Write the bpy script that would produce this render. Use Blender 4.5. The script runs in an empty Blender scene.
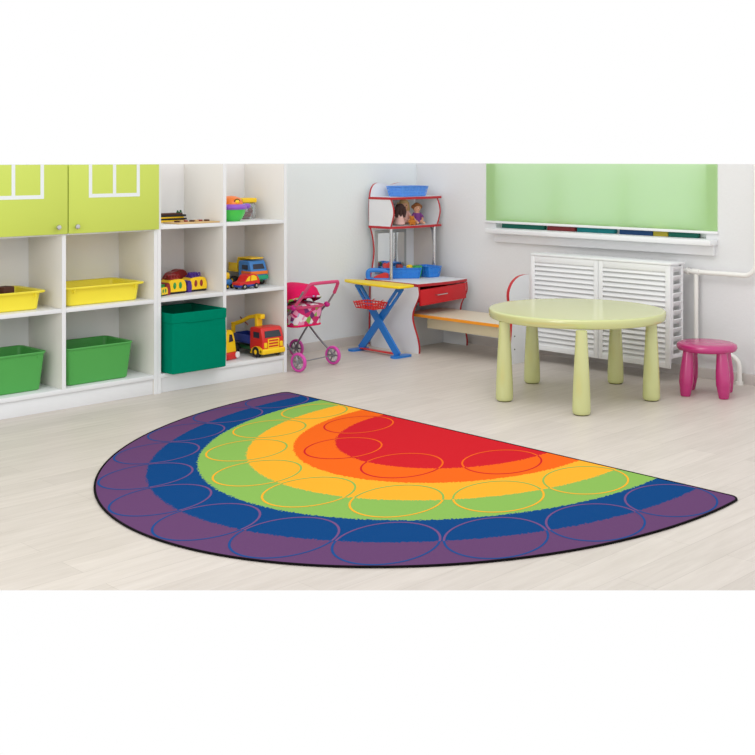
import bpy, bmesh, math, random
from mathutils import Vector, Matrix
random.seed(4)
C = bpy.context.scene.collection
PI = math.pi
TOP = 1.374            # the photograph shows the room only up to about eye height

# ------------------------------------------------------------------ materials
def lin(c):
    o = []
    for v in c:
        v /= 255.0
        o.append(v / 12.92 if v <= .04045 else ((v + .055) / 1.055) ** 2.4)
    return (*o, 1)

def mat(name, rgb, rough=.45, spec=.5, metal=0.0, var=.05, scale=9.0, bump=0.0, bscale=120.0, trans=0.0, alpha=1.0):
    m = bpy.data.materials.new(name); m.use_nodes = True
    nt = m.node_tree; b = nt.nodes['Principled BSDF']
    tc = nt.nodes.new('ShaderNodeTexCoord')
    n = nt.nodes.new('ShaderNodeTexNoise'); n.inputs['Scale'].default_value = scale; n.inputs['Detail'].default_value = 4
    nt.links.new(tc.outputs['Object'], n.inputs['Vector'])
    mx = nt.nodes.new('ShaderNodeMix'); mx.data_type = 'RGBA'
    base = lin(rgb)
    mx.inputs['A'].default_value = tuple(min(1, v * (1 - var)) for v in base[:3]) + (1,)
    mx.inputs['B'].default_value = tuple(min(1, v * (1 + var)) for v in base[:3]) + (1,)
    nt.links.new(n.outputs['Fac'], mx.inputs['Factor'])
    nt.links.new(mx.outputs['Result'], b.inputs['Base Color'])
    b.inputs['Roughness'].default_value = rough
    b.inputs['Specular IOR Level'].default_value = spec
    b.inputs['Metallic'].default_value = metal
    if trans: b.inputs['Transmission Weight'].default_value = trans
    if alpha < 1: b.inputs['Alpha'].default_value = alpha
    if bump:
        n2 = nt.nodes.new('ShaderNodeTexNoise'); n2.inputs['Scale'].default_value = bscale; n2.inputs['Detail'].default_value = 3
        nt.links.new(tc.outputs['Object'], n2.inputs['Vector'])
        bp = nt.nodes.new('ShaderNodeBump'); bp.inputs['Strength'].default_value = bump; bp.inputs['Distance'].default_value = .004
        nt.links.new(n2.outputs['Fac'], bp.inputs['Height']); nt.links.new(bp.outputs['Normal'], b.inputs['Normal'])
    return m

WHITE   = mat('white_laminate', (229, 231, 234), .42, .4, var=.015)
CREAM   = mat('cream_laminate', (231, 228, 221), .5, .3, var=.03, scale=5)
BACKP   = mat('pale_back_board', (232, 232, 232), .55, .3, var=.03, scale=4)
DOORG   = mat('lime_door_laminate', (197, 213, 92), .4, .4, var=.03, scale=3)
DECAL   = mat('white_door_stripe', (226, 232, 234), .4, .4, var=.02)
DARK    = mat('dark_gap', (70, 84, 30), .7, .2)
CHROME  = mat('chrome', (200, 200, 202), .22, .5, 1.0, var=.03)
STEEL   = mat('grey_steel', (150, 150, 156), .35, .5, .7, var=.05)
PAINTW  = mat('white_paint', (236, 237, 239), .35, .5, var=.02)
PIPEW   = mat('pipe_enamel', (240, 239, 234), .3, .5, var=.02)
YTRAY   = mat('yellow_tray_plastic', (242, 226, 62), .4, .4, var=.04)
GTRAY   = mat('green_bin_plastic', (78, 164, 78), .42, .4, var=.04)
TEAL    = mat('teal_fabric', (0, 128, 100), .95, .02, var=.08, scale=40, bump=.3, bscale=400)
BROWN   = mat('dark_brown_wood', (84, 48, 34), .6, .3, var=.2)
TABLE   = mat('lime_plastic', (202, 206, 142), .15, 1.0, var=.015)
FOOT    = mat('dark_foot_pad', (96, 92, 52), .6, .3)
PINKST  = mat('magenta_plastic', (188, 34, 116), .2, .9, var=.03)
RED     = mat('red_edging', (186, 36, 46), .4, .4, var=.04)
REDDR   = mat('red_drawer_front', (206, 28, 38), .42, .4, var=.05)
ORANGE  = mat('orange_edging', (246, 156, 40), .4, .4, var=.03)
BENCHT  = mat('pale_birch_laminate', (226, 216, 192), .4, .4, var=.03)
BENCHA  = mat('cream_board', (220, 208, 176), .5, .3, var=.04)
YBOARD  = mat('yellow_plastic', (250, 218, 20), .38, .5, var=.03)
BLUEP   = mat('blue_plastic', (30, 120, 206), .35, .5, var=.05)
BLUEB   = mat('blue_basket_plastic', (44, 132, 222), .35, .5, var=.05)
LBLUEB  = mat('light_blue_basket_plastic', (92, 152, 232), .4, .4, var=.05)
REDP    = mat('red_plastic', (214, 36, 34), .35, .5, var=.05)
MAROON  = mat('maroon_plastic', (146, 34, 34), .35, .5, var=.08)
YELP    = mat('bright_yellow_plastic', (250, 206, 16), .35, .5, var=.05)
GRNP    = mat('green_plastic', (38, 150, 66), .35, .5, var=.05)
DGRN    = mat('dark_green_plastic', (26, 92, 48), .4, .5, var=.05)
NAVY    = mat('navy_plastic', (34, 60, 150), .35, .5, var=.05)
VIOLET  = mat('violet_plastic', (74, 40, 140), .35, .5, var=.05)
ORGP    = mat('orange_plastic', (240, 122, 30), .35, .5, var=.05)
TURQ    = mat('turquoise_plastic', (24, 164, 120), .35, .5, var=.05)
LBLUE   = mat('light_blue_plastic', (62, 130, 200), .35, .5, var=.05)
BLACKP  = mat('black_rubber', (32, 30, 32), .6, .4, var=.08)
GLASSD  = mat('dark_toy_window', (40, 44, 60), .2, .6)
LGREEN  = mat('fresh_green_plastic', (70, 200, 80), .3, .5, var=.04)
PURPLE  = mat('lilac_plastic', (142, 84, 196), .3, .5, var=.04)
CLEAR   = mat('clear_plastic', (226, 230, 230), .15, .5, trans=.85)
WOOD    = mat('pale_toy_wood', (206, 172, 120), .55, .3, var=.12, scale=18)
SKIN    = mat('doll_vinyl', (222, 170, 140), .5, .4, var=.03)
HAIRD   = mat('dark_brown_hair', (66, 44, 42), .75, .3, var=.3, scale=60, bump=.6, bscale=160)
HAIRB   = mat('blond_hair', (206, 172, 122), .75, .3, var=.2, scale=60, bump=.6, bscale=160)
HAIRR   = mat('auburn_hair', (150, 96, 56), .75, .3, var=.2, scale=60, bump=.6, bscale=160)
CLPINK  = mat('pale_pink_cloth', (230, 186, 178), .9, .1, var=.08, scale=50)
CLPURP  = mat('purple_cloth', (130, 70, 140), .9, .1, var=.1, scale=50)
CLORG   = mat('orange_brown_plush', (198, 122, 50), .9, .1, var=.15, scale=60)
PINKT   = mat('pink_tyre_plastic', (214, 76, 172), .4, .4, var=.04)
PINKH   = mat('pink_foam_grip', (208, 74, 118), .7, .3, var=.06)
CANOPY  = mat('crimson_pram_cloth', (222, 18, 92), .8, .2, var=.12, scale=30, bump=.3, bscale=60)
PINKB   = mat('magenta_joint_plastic', (196, 30, 130), .4, .4, var=.04)
BOXG    = mat('dark_green_card', (14, 98, 82), .6, .3)
BOXR    = mat('maroon_card', (128, 46, 50), .6, .3)
BOXT    = mat('teal_card', (10, 120, 124), .6, .3)
BOXN    = mat('navy_card', (26, 66, 112), .6, .3)
BOXO    = mat('olive_card', (170, 158, 50), .6, .3)

def wall_material(name, rgb):
    m = mat(name, rgb, .75, .25, var=.012, scale=2.5, bump=.25, bscale=55)
    return m
WALL_L = wall_material('left_wall_paint', (231, 237, 239))
WALL_R = wall_material('right_wall_paint', (229, 230, 231))

def floor_material():
    m = bpy.data.materials.new('whitewashed_plank_laminate'); m.use_nodes = True
    nt = m.node_tree; b = nt.nodes['Principled BSDF']; L = nt.links.new
    tc = nt.nodes.new('ShaderNodeTexCoord')
    br = nt.nodes.new('ShaderNodeTexBrick'); br.offset = .37
    br.inputs['Color1'].default_value = lin((212, 204, 196)); br.inputs['Color2'].default_value = lin((204, 196, 188))
    br.inputs['Mortar'].default_value = lin((186, 178, 170))
    br.inputs['Scale'].default_value = 1.0; br.inputs['Brick Width'].default_value = 1.25
    br.inputs['Row Height'].default_value = .145; br.inputs['Mortar Size'].default_value = .0012
    br.inputs['Mortar Smooth'].default_value = .5
    L(tc.outputs['Object'], br.inputs['Vector'])
    mp = nt.nodes.new('ShaderNodeMapping'); mp.inputs['Scale'].default_value = (1.4, 14, 1)
    L(tc.outputs['Object'], mp.inputs['Vector'])
    n = nt.nodes.new('ShaderNodeTexNoise'); n.inputs['Scale'].default_value = 2.2; n.inputs['Detail'].default_value = 7
    n.inputs['Roughness'].default_value = .62; n.inputs['Distortion'].default_value = .6
    L(mp.outputs['Vector'], n.inputs['Vector'])
    rp = nt.nodes.new('ShaderNodeValToRGB')
    rp.color_ramp.elements[0].position = .3; rp.color_ramp.elements[0].color = (.90, .89, .875, 1)
    rp.color_ramp.elements[1].position = .68; rp.color_ramp.elements[1].color = (1.03, 1.03, 1.03, 1)
    L(n.outputs['Fac'], rp.inputs['Fac'])
    mu = nt.nodes.new('ShaderNodeMix'); mu.data_type = 'RGBA'; mu.blend_type = 'MULTIPLY'; mu.inputs['Factor'].default_value = 1
    L(br.outputs['Color'], mu.inputs['A']); L(rp.outputs['Color'], mu.inputs['B'])
    L(mu.outputs['Result'], b.inputs['Base Color'])
    b.inputs['Roughness'].default_value = .42; b.inputs['Specular IOR Level'].default_value = .35
    return m
FLOOR = floor_material()

def skirting_material():
    m = mat('grey_wood_skirting', (200, 194, 189), .5, .35, var=.12, scale=6)
    return m
SKIRT = skirting_material()

def blind_material():
    m = bpy.data.materials.new('green_blind_fabric'); m.use_nodes = True
    nt = m.node_tree; L = nt.links.new; nt.nodes.clear()
    out = nt.nodes.new('ShaderNodeOutputMaterial'); d = nt.nodes.new('ShaderNodeBsdfDiffuse'); t = nt.nodes.new('ShaderNodeBsdfTranslucent')
    mix = nt.nodes.new('ShaderNodeMixShader'); mix.inputs[0].default_value = .6
    tc = nt.nodes.new('ShaderNodeTexCoord'); n = nt.nodes.new('ShaderNodeTexNoise')
    n.inputs['Scale'].default_value = 1.5; L(tc.outputs['Object'], n.inputs['Vector'])
    mx = nt.nodes.new('ShaderNodeMix'); mx.data_type = 'RGBA'
    mx.inputs['A'].default_value = lin((182, 224, 138)); mx.inputs['B'].default_value = lin((190, 230, 148))
    L(n.outputs['Fac'], mx.inputs['Factor']); L(mx.outputs['Result'], d.inputs['Color'])
    t.inputs['Color'].default_value = lin((250, 255, 255))
    L(d.outputs[0], mix.inputs[1]); L(t.outputs[0], mix.inputs[2]); L(mix.outputs[0], out.inputs[0])
    return m
BLIND = blind_material()

def glass_material():
    m = bpy.data.materials.new('window_glass'); m.use_nodes = True
    nt = m.node_tree; L = nt.links.new; nt.nodes.clear()
    out = nt.nodes.new('ShaderNodeOutputMaterial'); g = nt.nodes.new('ShaderNodeBsdfGlossy'); t = nt.nodes.new('ShaderNodeBsdfTransparent')
    g.inputs['Roughness'].default_value = .02; t.inputs['Color'].default_value = (.93, .97, .96, 1)
    mix = nt.nodes.new('ShaderNodeMixShader'); mix.inputs[0].default_value = .08
    L(t.outputs[0], mix.inputs[1]); L(g.outputs[0], mix.inputs[2]); L(mix.outputs[0], out.inputs[0])
    return m
GLASS = glass_material()
MIRROR = mat('mirror_glass', (238, 242, 242), .02, .5, 1.0, var=.002)

def patchwork_material():
    m = bpy.data.materials.new('patchwork_pram_cloth'); m.use_nodes = True
    nt = m.node_tree; b = nt.nodes['Principled BSDF']; L = nt.links.new
    tc = nt.nodes.new('ShaderNodeTexCoord'); v = nt.nodes.new('ShaderNodeTexVoronoi'); v.inputs['Scale'].default_value = 30
    L(tc.outputs['Object'], v.inputs['Vector'])
    sp = nt.nodes.new('ShaderNodeSeparateColor'); L(v.outputs['Color'], sp.inputs['Color'])
    r = nt.nodes.new('ShaderNodeValToRGB'); r.color_ramp.interpolation = 'CONSTANT'
    cols = [(0, (206, 30, 110)), (.26, (232, 150, 186)), (.42, (196, 40, 100)), (.55, (130, 186, 70)), (.68, (150, 186, 220)), (.8, (236, 222, 230)), (.9, (120, 40, 110))]
    e = r.color_ramp.elements
    e[0].position = 0; e[0].color = lin(cols[0][1]); e[1].position = cols[1][0]; e[1].color = lin(cols[1][1])
    for p, c_ in cols[2:]:
        k = e.new(p); k.color = lin(c_)
    L(sp.outputs[0], r.inputs['Fac']); L(r.outputs['Color'], b.inputs['Base Color']); b.inputs['Roughness'].default_value = .85
    return m
PATCH = patchwork_material()

# rug: the colours are bands of distance from the middle of its straight side, kept in the rug's own UV
def rug_material(name, stops, fuzz):
    m = bpy.data.materials.new(name); m.use_nodes = True
    nt = m.node_tree; b = nt.nodes['Principled BSDF']; L = nt.links.new
    uv = nt.nodes.new('ShaderNodeUVMap'); uv.uv_map = 'rug'
    ln = nt.nodes.new('ShaderNodeVectorMath'); ln.operation = 'LENGTH'; L(uv.outputs['UV'], ln.inputs[0])
    n = nt.nodes.new('ShaderNodeTexNoise'); n.inputs['Scale'].default_value = 170; n.inputs['Detail'].default_value = 2
    L(uv.outputs['UV'], n.inputs['Vector'])
    ma = nt.nodes.new('ShaderNodeMath'); ma.operation = 'MULTIPLY_ADD'
    ma.inputs[1].default_value = fuzz; L(n.outputs['Fac'], ma.inputs[0])
    sb = nt.nodes.new('ShaderNodeMath'); sb.operation = 'SUBTRACT'; L(ln.outputs['Value'], sb.inputs[0]); sb.inputs[1].default_value = fuzz * .5
    L(sb.outputs[0], ma.inputs[2])
    r = nt.nodes.new('ShaderNodeValToRGB'); r.color_ramp.interpolation = 'CONSTANT'
    e = r.color_ramp.elements
    e[0].position = 0; e[0].color = lin(stops[0][1]); e[1].position = stops[1][0]; e[1].color = lin(stops[1][1])
    for p, c_ in stops[2:]:
        k = e.new(p); k.color = lin(c_)
    L(ma.outputs[0], r.inputs['Fac']); L(r.outputs['Color'], b.inputs['Base Color'])
    n2 = nt.nodes.new('ShaderNodeTexNoise'); n2.inputs['Scale'].default_value = 420; L(uv.outputs['UV'], n2.inputs['Vector'])
    bp = nt.nodes.new('ShaderNodeBump'); bp.inputs['Strength'].default_value = .25; bp.inputs['Distance'].default_value = .003
    L(n2.outputs['Fac'], bp.inputs['Height']); L(bp.outputs['Normal'], b.inputs['Normal'])
    b.inputs['Roughness'].default_value = .95; b.inputs['Specular IOR Level'].default_value = .05
    return m
RR, RO, RY, RG, RB, RV = (197, 30, 40), (231, 98, 24), (240, 168, 46), (132, 176, 84), (10, 66, 124), (99, 65, 106)
RUG = rug_material('rainbow_rug_pile', [(0, RR), (.3761, RO), (.499, RY), (.6263, RG), (.7566, RB), (.8802, RV)], .024)
RUGL = rug_material('rainbow_rug_outlines', [(0, RO), (.3761, RR), (.499, RG), (.6263, RY), (.7566, (112, 76, 124)), (.8802, (30, 74, 136))], .004)
RUGE = mat('black_rug_binding', (14, 10, 14), .9, .1)

# ------------------------------------------------------------------ mesh builder
class MB:
    def __init__(s): s.v = []; s.f = []; s.m = []
    def add(s, bm, mi=None, M=None):
        if M is not None: bmesh.ops.transform(bm, matrix=M, verts=bm.verts)
        bm.verts.ensure_lookup_table(); bm.verts.index_update(); o = len(s.v)
        s.v += [v.co.copy() for v in bm.verts]
        for f in bm.faces:
            s.f.append([o + v.index for v in f.verts]); s.m.append(f.material_index if mi is None else mi)
        bm.free(); return s
    def box(s, x0, x1, y0, y1, z0, z1, bev=.0, mi=0, M=None, seg=2):
        bm = bmesh.new(); bmesh.ops.create_cube(bm, size=1)
        for v in bm.verts:
            v.co = Vector(((x0 + x1) / 2 + v.co.x * (x1 - x0), (y0 + y1) / 2 + v.co.y * (y1 - y0), (z0 + z1) / 2 + v.co.z * (z1 - z0)))
        if bev: bmesh.ops.bevel(bm, geom=bm.edges[:], offset=bev, segments=seg, affect='EDGES', profile=.5)
        return s.add(bm, mi, M)
    def lathe(s, prof, n=32, mi=0, M=None, sx=1, sy=1, loop=False):
        bm = bmesh.new(); rows = []
        for r, z in prof:
            if r < 1e-6: rows.append([bm.verts.new((0, 0, z))])
            else: rows.append([bm.verts.new((r * sx * math.cos(2 * PI * k / n), r * sy * math.sin(2 * PI * k / n), z)) for k in range(n)])
        for a, b in zip(rows, rows[1:]):
            for k in range(n):
                k2 = (k + 1) % n
                if len(a) == 1 and len(b) == 1: continue
                if len(a) == 1: bm.faces.new((a[0], b[k2], b[k]))
                elif len(b) == 1: bm.faces.new((a[k], a[k2], b[0]))
                else: bm.faces.new((a[k], a[k2], b[k2], b[k]))
        if len(rows[0]) > 1 and not loop: bm.faces.new(list(reversed(rows[0])))
        if len(rows[-1]) > 1 and not loop: bm.faces.new(rows[-1])
        if loop:
            bmesh.ops.remove_doubles(bm, verts=bm.verts[:], dist=1e-5)
        bmesh.ops.recalc_face_normals(bm, faces=bm.faces[:])
        return s.add(bm, mi, M)
    def ball(s, c, r, mi=0, n=16):
        bm = bmesh.new(); bmesh.ops.create_uvsphere(bm, u_segments=n, v_segments=max(6, n // 2), radius=1)
        if isinstance(r, (int, float)): r = (r, r, r)
        for v in bm.verts: v.co = Vector((c[0] + v.co.x * r[0], c[1] + v.co.y * r[1], c[2] + v.co.z * r[2]))
        return s.add(bm, mi)
    def tube(s, pts, r, n=12, mi=0, closed=False, flat=1.0):
        pts = [Vector(p) for p in pts]; bm = bmesh.new(); rings = []; N = len(pts)
        rad = r if isinstance(r, (list, tuple)) else [r] * N
        up = None
        for i, p in enumerate(pts):
            if closed: t = (pts[(i + 1) % N] - pts[i - 1]).normalized()
            else: t = (pts[min(i + 1, N - 1)] - pts[max(i - 1, 0)]).normalized()
            if up is None: up = Vector((0, 0, 1)) if abs(t.z) < .9 else Vector((1, 0, 0))
            a = t.cross(up)
            if a.length < 1e-4: a = t.cross(Vector((0, 1, 0)))
            a.normalize(); b = a.cross(t).normalized(); up = b
            rings.append([bm.verts.new(p + a * rad[i] * math.cos(2 * PI * k / n) + b * rad[i] * flat * math.sin(2 * PI * k / n)) for k in range(n)])
        for i in range(N if closed else N - 1):
            A, B = rings[i], rings[(i + 1) % N]
            for k in range(n): bm.faces.new((A[k], A[(k + 1) % n], B[(k + 1) % n], B[k]))
        if not closed: bm.faces.new(rings[0]); bm.faces.new(list(reversed(rings[-1])))
        bmesh.ops.recalc_face_normals(bm, faces=bm.faces[:])
        return s.add(bm, mi)
    def prism(s, poly, t0, t1, axis='z', cap=0, side=0, M=None, bev=0):
        """poly in two dimensions, extruded along axis (z: xy, y: xz, x: yz)"""
        def P(a, b, t): return {'z': (a, b, t), 'y': (a, t, b), 'x': (t, a, b)}[axis]
        bm = bmesh.new()
        A = [bm.verts.new(P(a, b, t0)) for a, b in poly]; B = [bm.verts.new(P(a, b, t1)) for a, b in poly]
        f0 = bm.faces.new(A); f1 = bm.faces.new(list(reversed(B))); f0.material_index = f1.material_index = cap
        for i in range(len(poly)):
            j = (i + 1) % len(poly); f = bm.faces.new((A[i], B[i], B[j], A[j])); f.material_index = side
        bmesh.ops.recalc_face_normals(bm, faces=bm.faces[:])
        return s.add(bm, None, M)
    def build(s, name, mats, parent=None, loc=None, rz=0, ang=35):
        me = bpy.data.meshes.new(name); me.from_pydata([tuple(v) for v in s.v], [], s.f)
        if not isinstance(mats, (list, tuple)): mats = [mats]
        for m in mats: me.materials.append(m)
        me.polygons.foreach_set('material_index', s.m)
        me.polygons.foreach_set('use_smooth', [True] * len(s.f))
        me.set_sharp_from_angle(angle=math.radians(ang)); me.update()
        o = bpy.data.objects.new(name, me); C.objects.link(o)
        if parent: o.parent = parent
        if loc: o.location = loc
        o.rotation_euler.z = rz
        return o

def tag(o, label=None, cat=None, group=None, kind=None):
    if label: o['label'] = label
    if cat: o['category'] = cat
    if group: o['group'] = group
    if kind: o['kind'] = kind
    return o
def thing(name, label, cat, loc=(0, 0, 0), rz=0, group=None):
    o = bpy.data.objects.new(name, None); o.empty_display_size = .1; C.objects.link(o)
    o.location = loc; o.rotation_euler.z = rz
    return tag(o, label, cat, group)
def struct(o, label=None, cat=None): return tag(o, label, cat, None, 'structure')
def share(o, name, parent, loc, rz=0):
    c = o.copy(); c.name = name; C.objects.link(c); c.parent = parent; c.location = loc; c.rotation_euler.z = rz; return c
def smooth(pts, n=6, closed=False):
    """Catmull-Rom through the points, any dimension"""
    N = len(pts); out = []
    rng = range(N) if closed else range(N - 1)
    for i in rng:
        if closed: p = [pts[(i + k) % N] for k in (-1, 0, 1, 2)]
        else: p = [pts[max(i - 1, 0)], pts[i], pts[i + 1], pts[min(i + 2, N - 1)]]
        for k in range(n):
            t = k / n
            out.append(tuple(.5 * (2 * b + (c - a) * t + (2 * a - 5 * b + 4 * c - d) * t * t + (3 * b - a - 3 * c + d) * t ** 3) for a, b, c, d in zip(*p)))
    if not closed: out.append(tuple(pts[-1]))
    return out
def rrect(x0, x1, y0, y1, r, n=5):
    o = []
    for cx, cy, a in ((x1 - r, y1 - r, 0), (x0 + r, y1 - r, 90), (x0 + r, y0 + r, 180), (x1 - r, y0 + r, 270)):
        for k in range(n + 1):
            t = math.radians(a + 90 * k / n); o.append((cx + r * math.cos(t), cy + r * math.sin(t)))
    return o

# ------------------------------------------------------------------ the setting
XW, YW = 6.70, 6.33       # right wall plane, left wall plane
m = MB(); bm = bmesh.new(); pl = [(1.07, 4.21), (4.48, .834), (6.82, 2.3), (6.82, 6.45), (2.2, 6.45)]
A = [bm.verts.new((a, b, 0)) for a, b in pl]; Bq = [bm.verts.new((a + (4.5 - a) * .06, b + (4.3 - b) * .06, -.03)) for a, b in pl]
bm.faces.new(A); bm.faces.new(list(reversed(Bq)))
for k in range(5): bm.faces.new((A[k], Bq[k], Bq[(k + 1) % 5], A[(k + 1) % 5]))
bmesh.ops.recalc_face_normals(bm, faces=bm.faces[:]); m.add(bm, 0)
struct(m.build('floor', FLOOR), 'whitewashed wooden plank floor', 'floor')
struct(MB().box(2.3, XW + .12, YW, YW + .12, 0, TOP).build('wall_left', WALL_L), 'plain white wall behind the shelves, pram and play kitchen desk', 'wall')
WY0, WY1, WZ0 = 3.77, 5.51, .885       # window opening
m = MB()
m.box(XW, XW + .12, 2.75, WY0, 0, TOP); m.box(XW, XW + .12, WY1, YW, 0, TOP); m.box(XW, XW + .12, WY0, WY1, 0, WZ0)
struct(m.build('wall_right', WALL_R), 'white wall with window and heating pipes', 'wall')
sk = [(0, 0), (.016, 0), (.016, .05), (.011, .062), (0, .065)]
m = MB(); m.prism([(YW - a, b) for a, b in sk], 4.93, XW - .016, 'x'); struct(m.build('baseboard_left', SKIRT))
m = MB(); m.prism([(XW - a, b) for a, b in sk], 2.76, YW - .0, 'y'); struct(m.build('baseboard_right', SKIRT))

win = struct(bpy.data.objects.new('window_1', None), 'window behind a green roller blind', 'window'); C.objects.link(win); win.location = (XW, 4.65, WZ0)
def W(mb, name, mt): 
    o = mb.build(name, mt, win); o.location = (-XW, -4.65, -WZ0); return o
m = MB()
m.box(6.76, 6.81, WY0, WY1, WZ0 + .01, WZ0 + .05, .004)
for y in (WY0, 4.36, 4.93, WY1 - .05): m.box(6.762, 6.812, y, y + .05, WZ0 + .01, TOP - .002, .004)
W(m, 'window_frame', PAINTW)
W(MB().box(6.785, 6.79, WY0 + .05, WY1 - .05, WZ0 + .05, TOP - .004), 'pane', GLASS)
m = MB(); m.box(6.60, 6.70, 3.685, 5.535, .856, .892, .006); m.box(6.69, 6.815, WY0 + .002, WY1 - .002, .887, .893)
W(m, 'window_sill', PAINTW)
W(MB().box(6.665, 6.70, 3.70, 5.50, .79, .855, .003), 'sill_apron', PAINTW)

# green roller blind over the window
bl = thing('roller_blind', 'light green roller blind pulled down over the window', 'window blind', (6.685, 4.65, .925))
def B(mb, name, mt):
    o = mb.build(name, mt, bl); o.location = (-6.685, -4.65, -.925); return o
m = MB(); m.box(6.6955, 6.6975, 3.688, 5.60, .943, TOP); B(m, 'blind_fabric', BLIND)
m = MB(); m.box(6.682, 6.699, 3.68, 5.605, .927, .945, .005); B(m, 'bottom_rail', PAINTW)

# coloured boxes on the sill under the blind
for y1, y0, mt, col in ((5.46, 5.07, BOXG, 'dark green low box at the far left end of the window sill'), (5.04, 4.80, BOXR, 'maroon low box on the window sill'),
                    (4.78, 4.47, BOXT, 'teal low box mid-way along the window sill'), (4.43, 4.17, BOXN, 'navy blue low box on the window sill'),
                    (4.165, 4.055, BOXO, 'short olive yellow box on the window sill'), (4.05, 3.835, BOXG, 'green low box at the near right end of the window sill')):
    m = MB(); m.box(6.708, 6.745, y0, y1, .893, .958, .004)
    tag(m.build('storage_box', mt), col, 'box', 'coloured boxes on the window sill')

# ------------------------------------------------------------------ radiator cover, radiator and pipes
RX0, RX1, RY0, RY1, RZ0, RZ1 = 6.40, 6.56, 3.852, 4.950, .086, .750
rc = thing('radiator_cover', 'white louvred radiator cover below the window', 'radiator cover', (6.49, 4.39, RZ0))
def R(mb, name, mt, par=None):
    o = mb.build(name, mt, rc); o.location = (-6.49, -4.39, -RZ0)
    return o
R(MB().box(RX0 - .004, RX1 + .01, RY0 - .008, RY1, RZ1 - .014, RZ1, .003), 'top_board', PAINTW)
def louvre_panel(name, y0, y1):
    m = MB(); st = .034
    m.box(RX0, RX0 + .018, y0, y0 + st, RZ0, RZ1 - .015, .002); m.box(RX0, RX0 + .018, y1 - st, y1, RZ0, RZ1 - .015, .002)
    m.box(RX0 + .0005, RX0 + .0175, y0 + st, y1 - st, RZ0, RZ0 + .036, .002); m.box(RX0 + .0005, RX0 + .0175, y0 + st, y1 - st, RZ1 - .058, RZ1 - .015, .002)
    R(m, 'door', PAINTW)
    m = MB(); n = 18; h0 = RZ0 + .045; dz = (RZ1 - .066 - h0) / (n - 1)
    for k in range(n):
        z = h0 + dz * k
        M = Matrix.Translation((RX0 + .012, 0, z)) @ Matrix.Rotation(math.radians(-56), 4, 'Y')
        m.box(-.019, .019, y0 + st - .002, y1 - st + .002, -.0035, .0035, .002, M=M)
    R(m, 'louvres', PAINTW)
ym = (RY0 + RY1) / 2 - .01
louvre_panel('door', RY0, ym - .002); louvre_panel('door', ym + .002, RY1)
m = MB()
for x in (RX0 + .02, RX1 - .022): m.box(x, x + .022, RY0, RY0 + .018, RZ0 + .06, RZ1 - .015, .002)
m.box(RX0 + .04, RX1 - .02, RY0 + .001, RY0 + .017, RZ0 + .06, RZ0 + .085, .002); 
for k in range(10):
    z = RZ0 + .125 + k * .055
    M = Matrix.Translation((0, RY0 + .009, z)) @ Matrix.Rotation(math.radians(-52), 4, 'X')
    m.box(RX0 + .04, RX1 - .02, -.022, .022, -.003, .003, .0015, M=M)
R(m, 'side_panel', PAINTW)
R(MB().box(RX0 + .02, RX1, RY1 - .018, RY1, RZ0 + .02, RZ1 - .015, .002), 'side_panel', PAINTW)
for y in (3.95, 4.80):
    for z in (RZ1 - .05, .17): R(MB().box(RX1 - .012, XW - .0005, y, y + .03, z, z + .03, .002), 'wall_bracket', PAINTW)

rad = thing('radiator', 'white column radiator hidden behind the louvred cover', 'radiator', (6.50, 4.4, .15))
m = MB()
for k in range(12):
    y = 3.93 + k * .08
    m.box(6.46, 6.54, y, y + .05, .16, .68, .02)
m.tube([(6.51, 3.90, .2), (6.51, 4.88, .2)], .016); m.tube([(6.51, 3.90, .64), (6.51, 4.88, .64)], .016)
o = m.build('radiator_column', PIPEW, rad); o.location = (-6.50, -4.4, -.15)

def arc(c, r, a0, a1, plane, n=7):
    o = []
    for k in range(n + 1):
        t = math.radians(a0 + (a1 - a0) * k / n)
        o.append((c[0], c[1] + r * math.cos(t), c[2] + r * math.sin(t)))
    return o
hp = thing('heating_pipe', 'white heating pipes running from radiator cover along the wall', 'pipe', (6.64, 3.6, 0))
def H(mb, name, mt=PIPEW):
    o = mb.build(name, mt, hp); o.location = (-6.64, -3.6, 0); return o
p = [(6.645, 3.90, .683), (6.645, 3.48, .683)] + arc((0, 3.48, .763), .08, 270, 180, 'yz')[0:] + [(6.645, 3.40, 1.0), (6.645, 3.40, TOP)]
p = [(6.645, b, c_) for a, b, c_ in p]
H(MB().tube(p, .0155, 14), 'supply_pipe')
H(MB().tube([(6.645, 3.81, .675), (6.645, 3.81, .185)], .0145, 14), 'bypass_pipe')
p = [(6.645, 3.93, .175), (6.645, 3.58, .175)] + arc((0, 3.58, .105), .07, 90, 180, 'yz') + [(6.645, 3.51, .06), (6.645, 3.51, .0)]
p = [(6.645, b, c_) for a, b, c_ in p]
H(MB().tube(p, .0155, 14), 'return_pipe')
for pts, rr in (([(6.645, 3.875, .683), (6.645, 3.86, .683)], .023), ([(6.645, 3.835, .683), (6.645, 3.785, .683)], .02),
                ([(6.645, 3.835, .175), (6.645, 3.785, .175)], .02), ([(6.645, 3.51, .0), (6.645, 3.51, .02)], .024)):
    H(MB().tube(pts, rr, 14), 'pipe_fitting')
for y, z in ((3.60, .683), (3.40, 1.15)): H(MB().tube([(6.645, y, z), (6.70, y, z)], .006, 8), 'pipe_clip')

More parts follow.
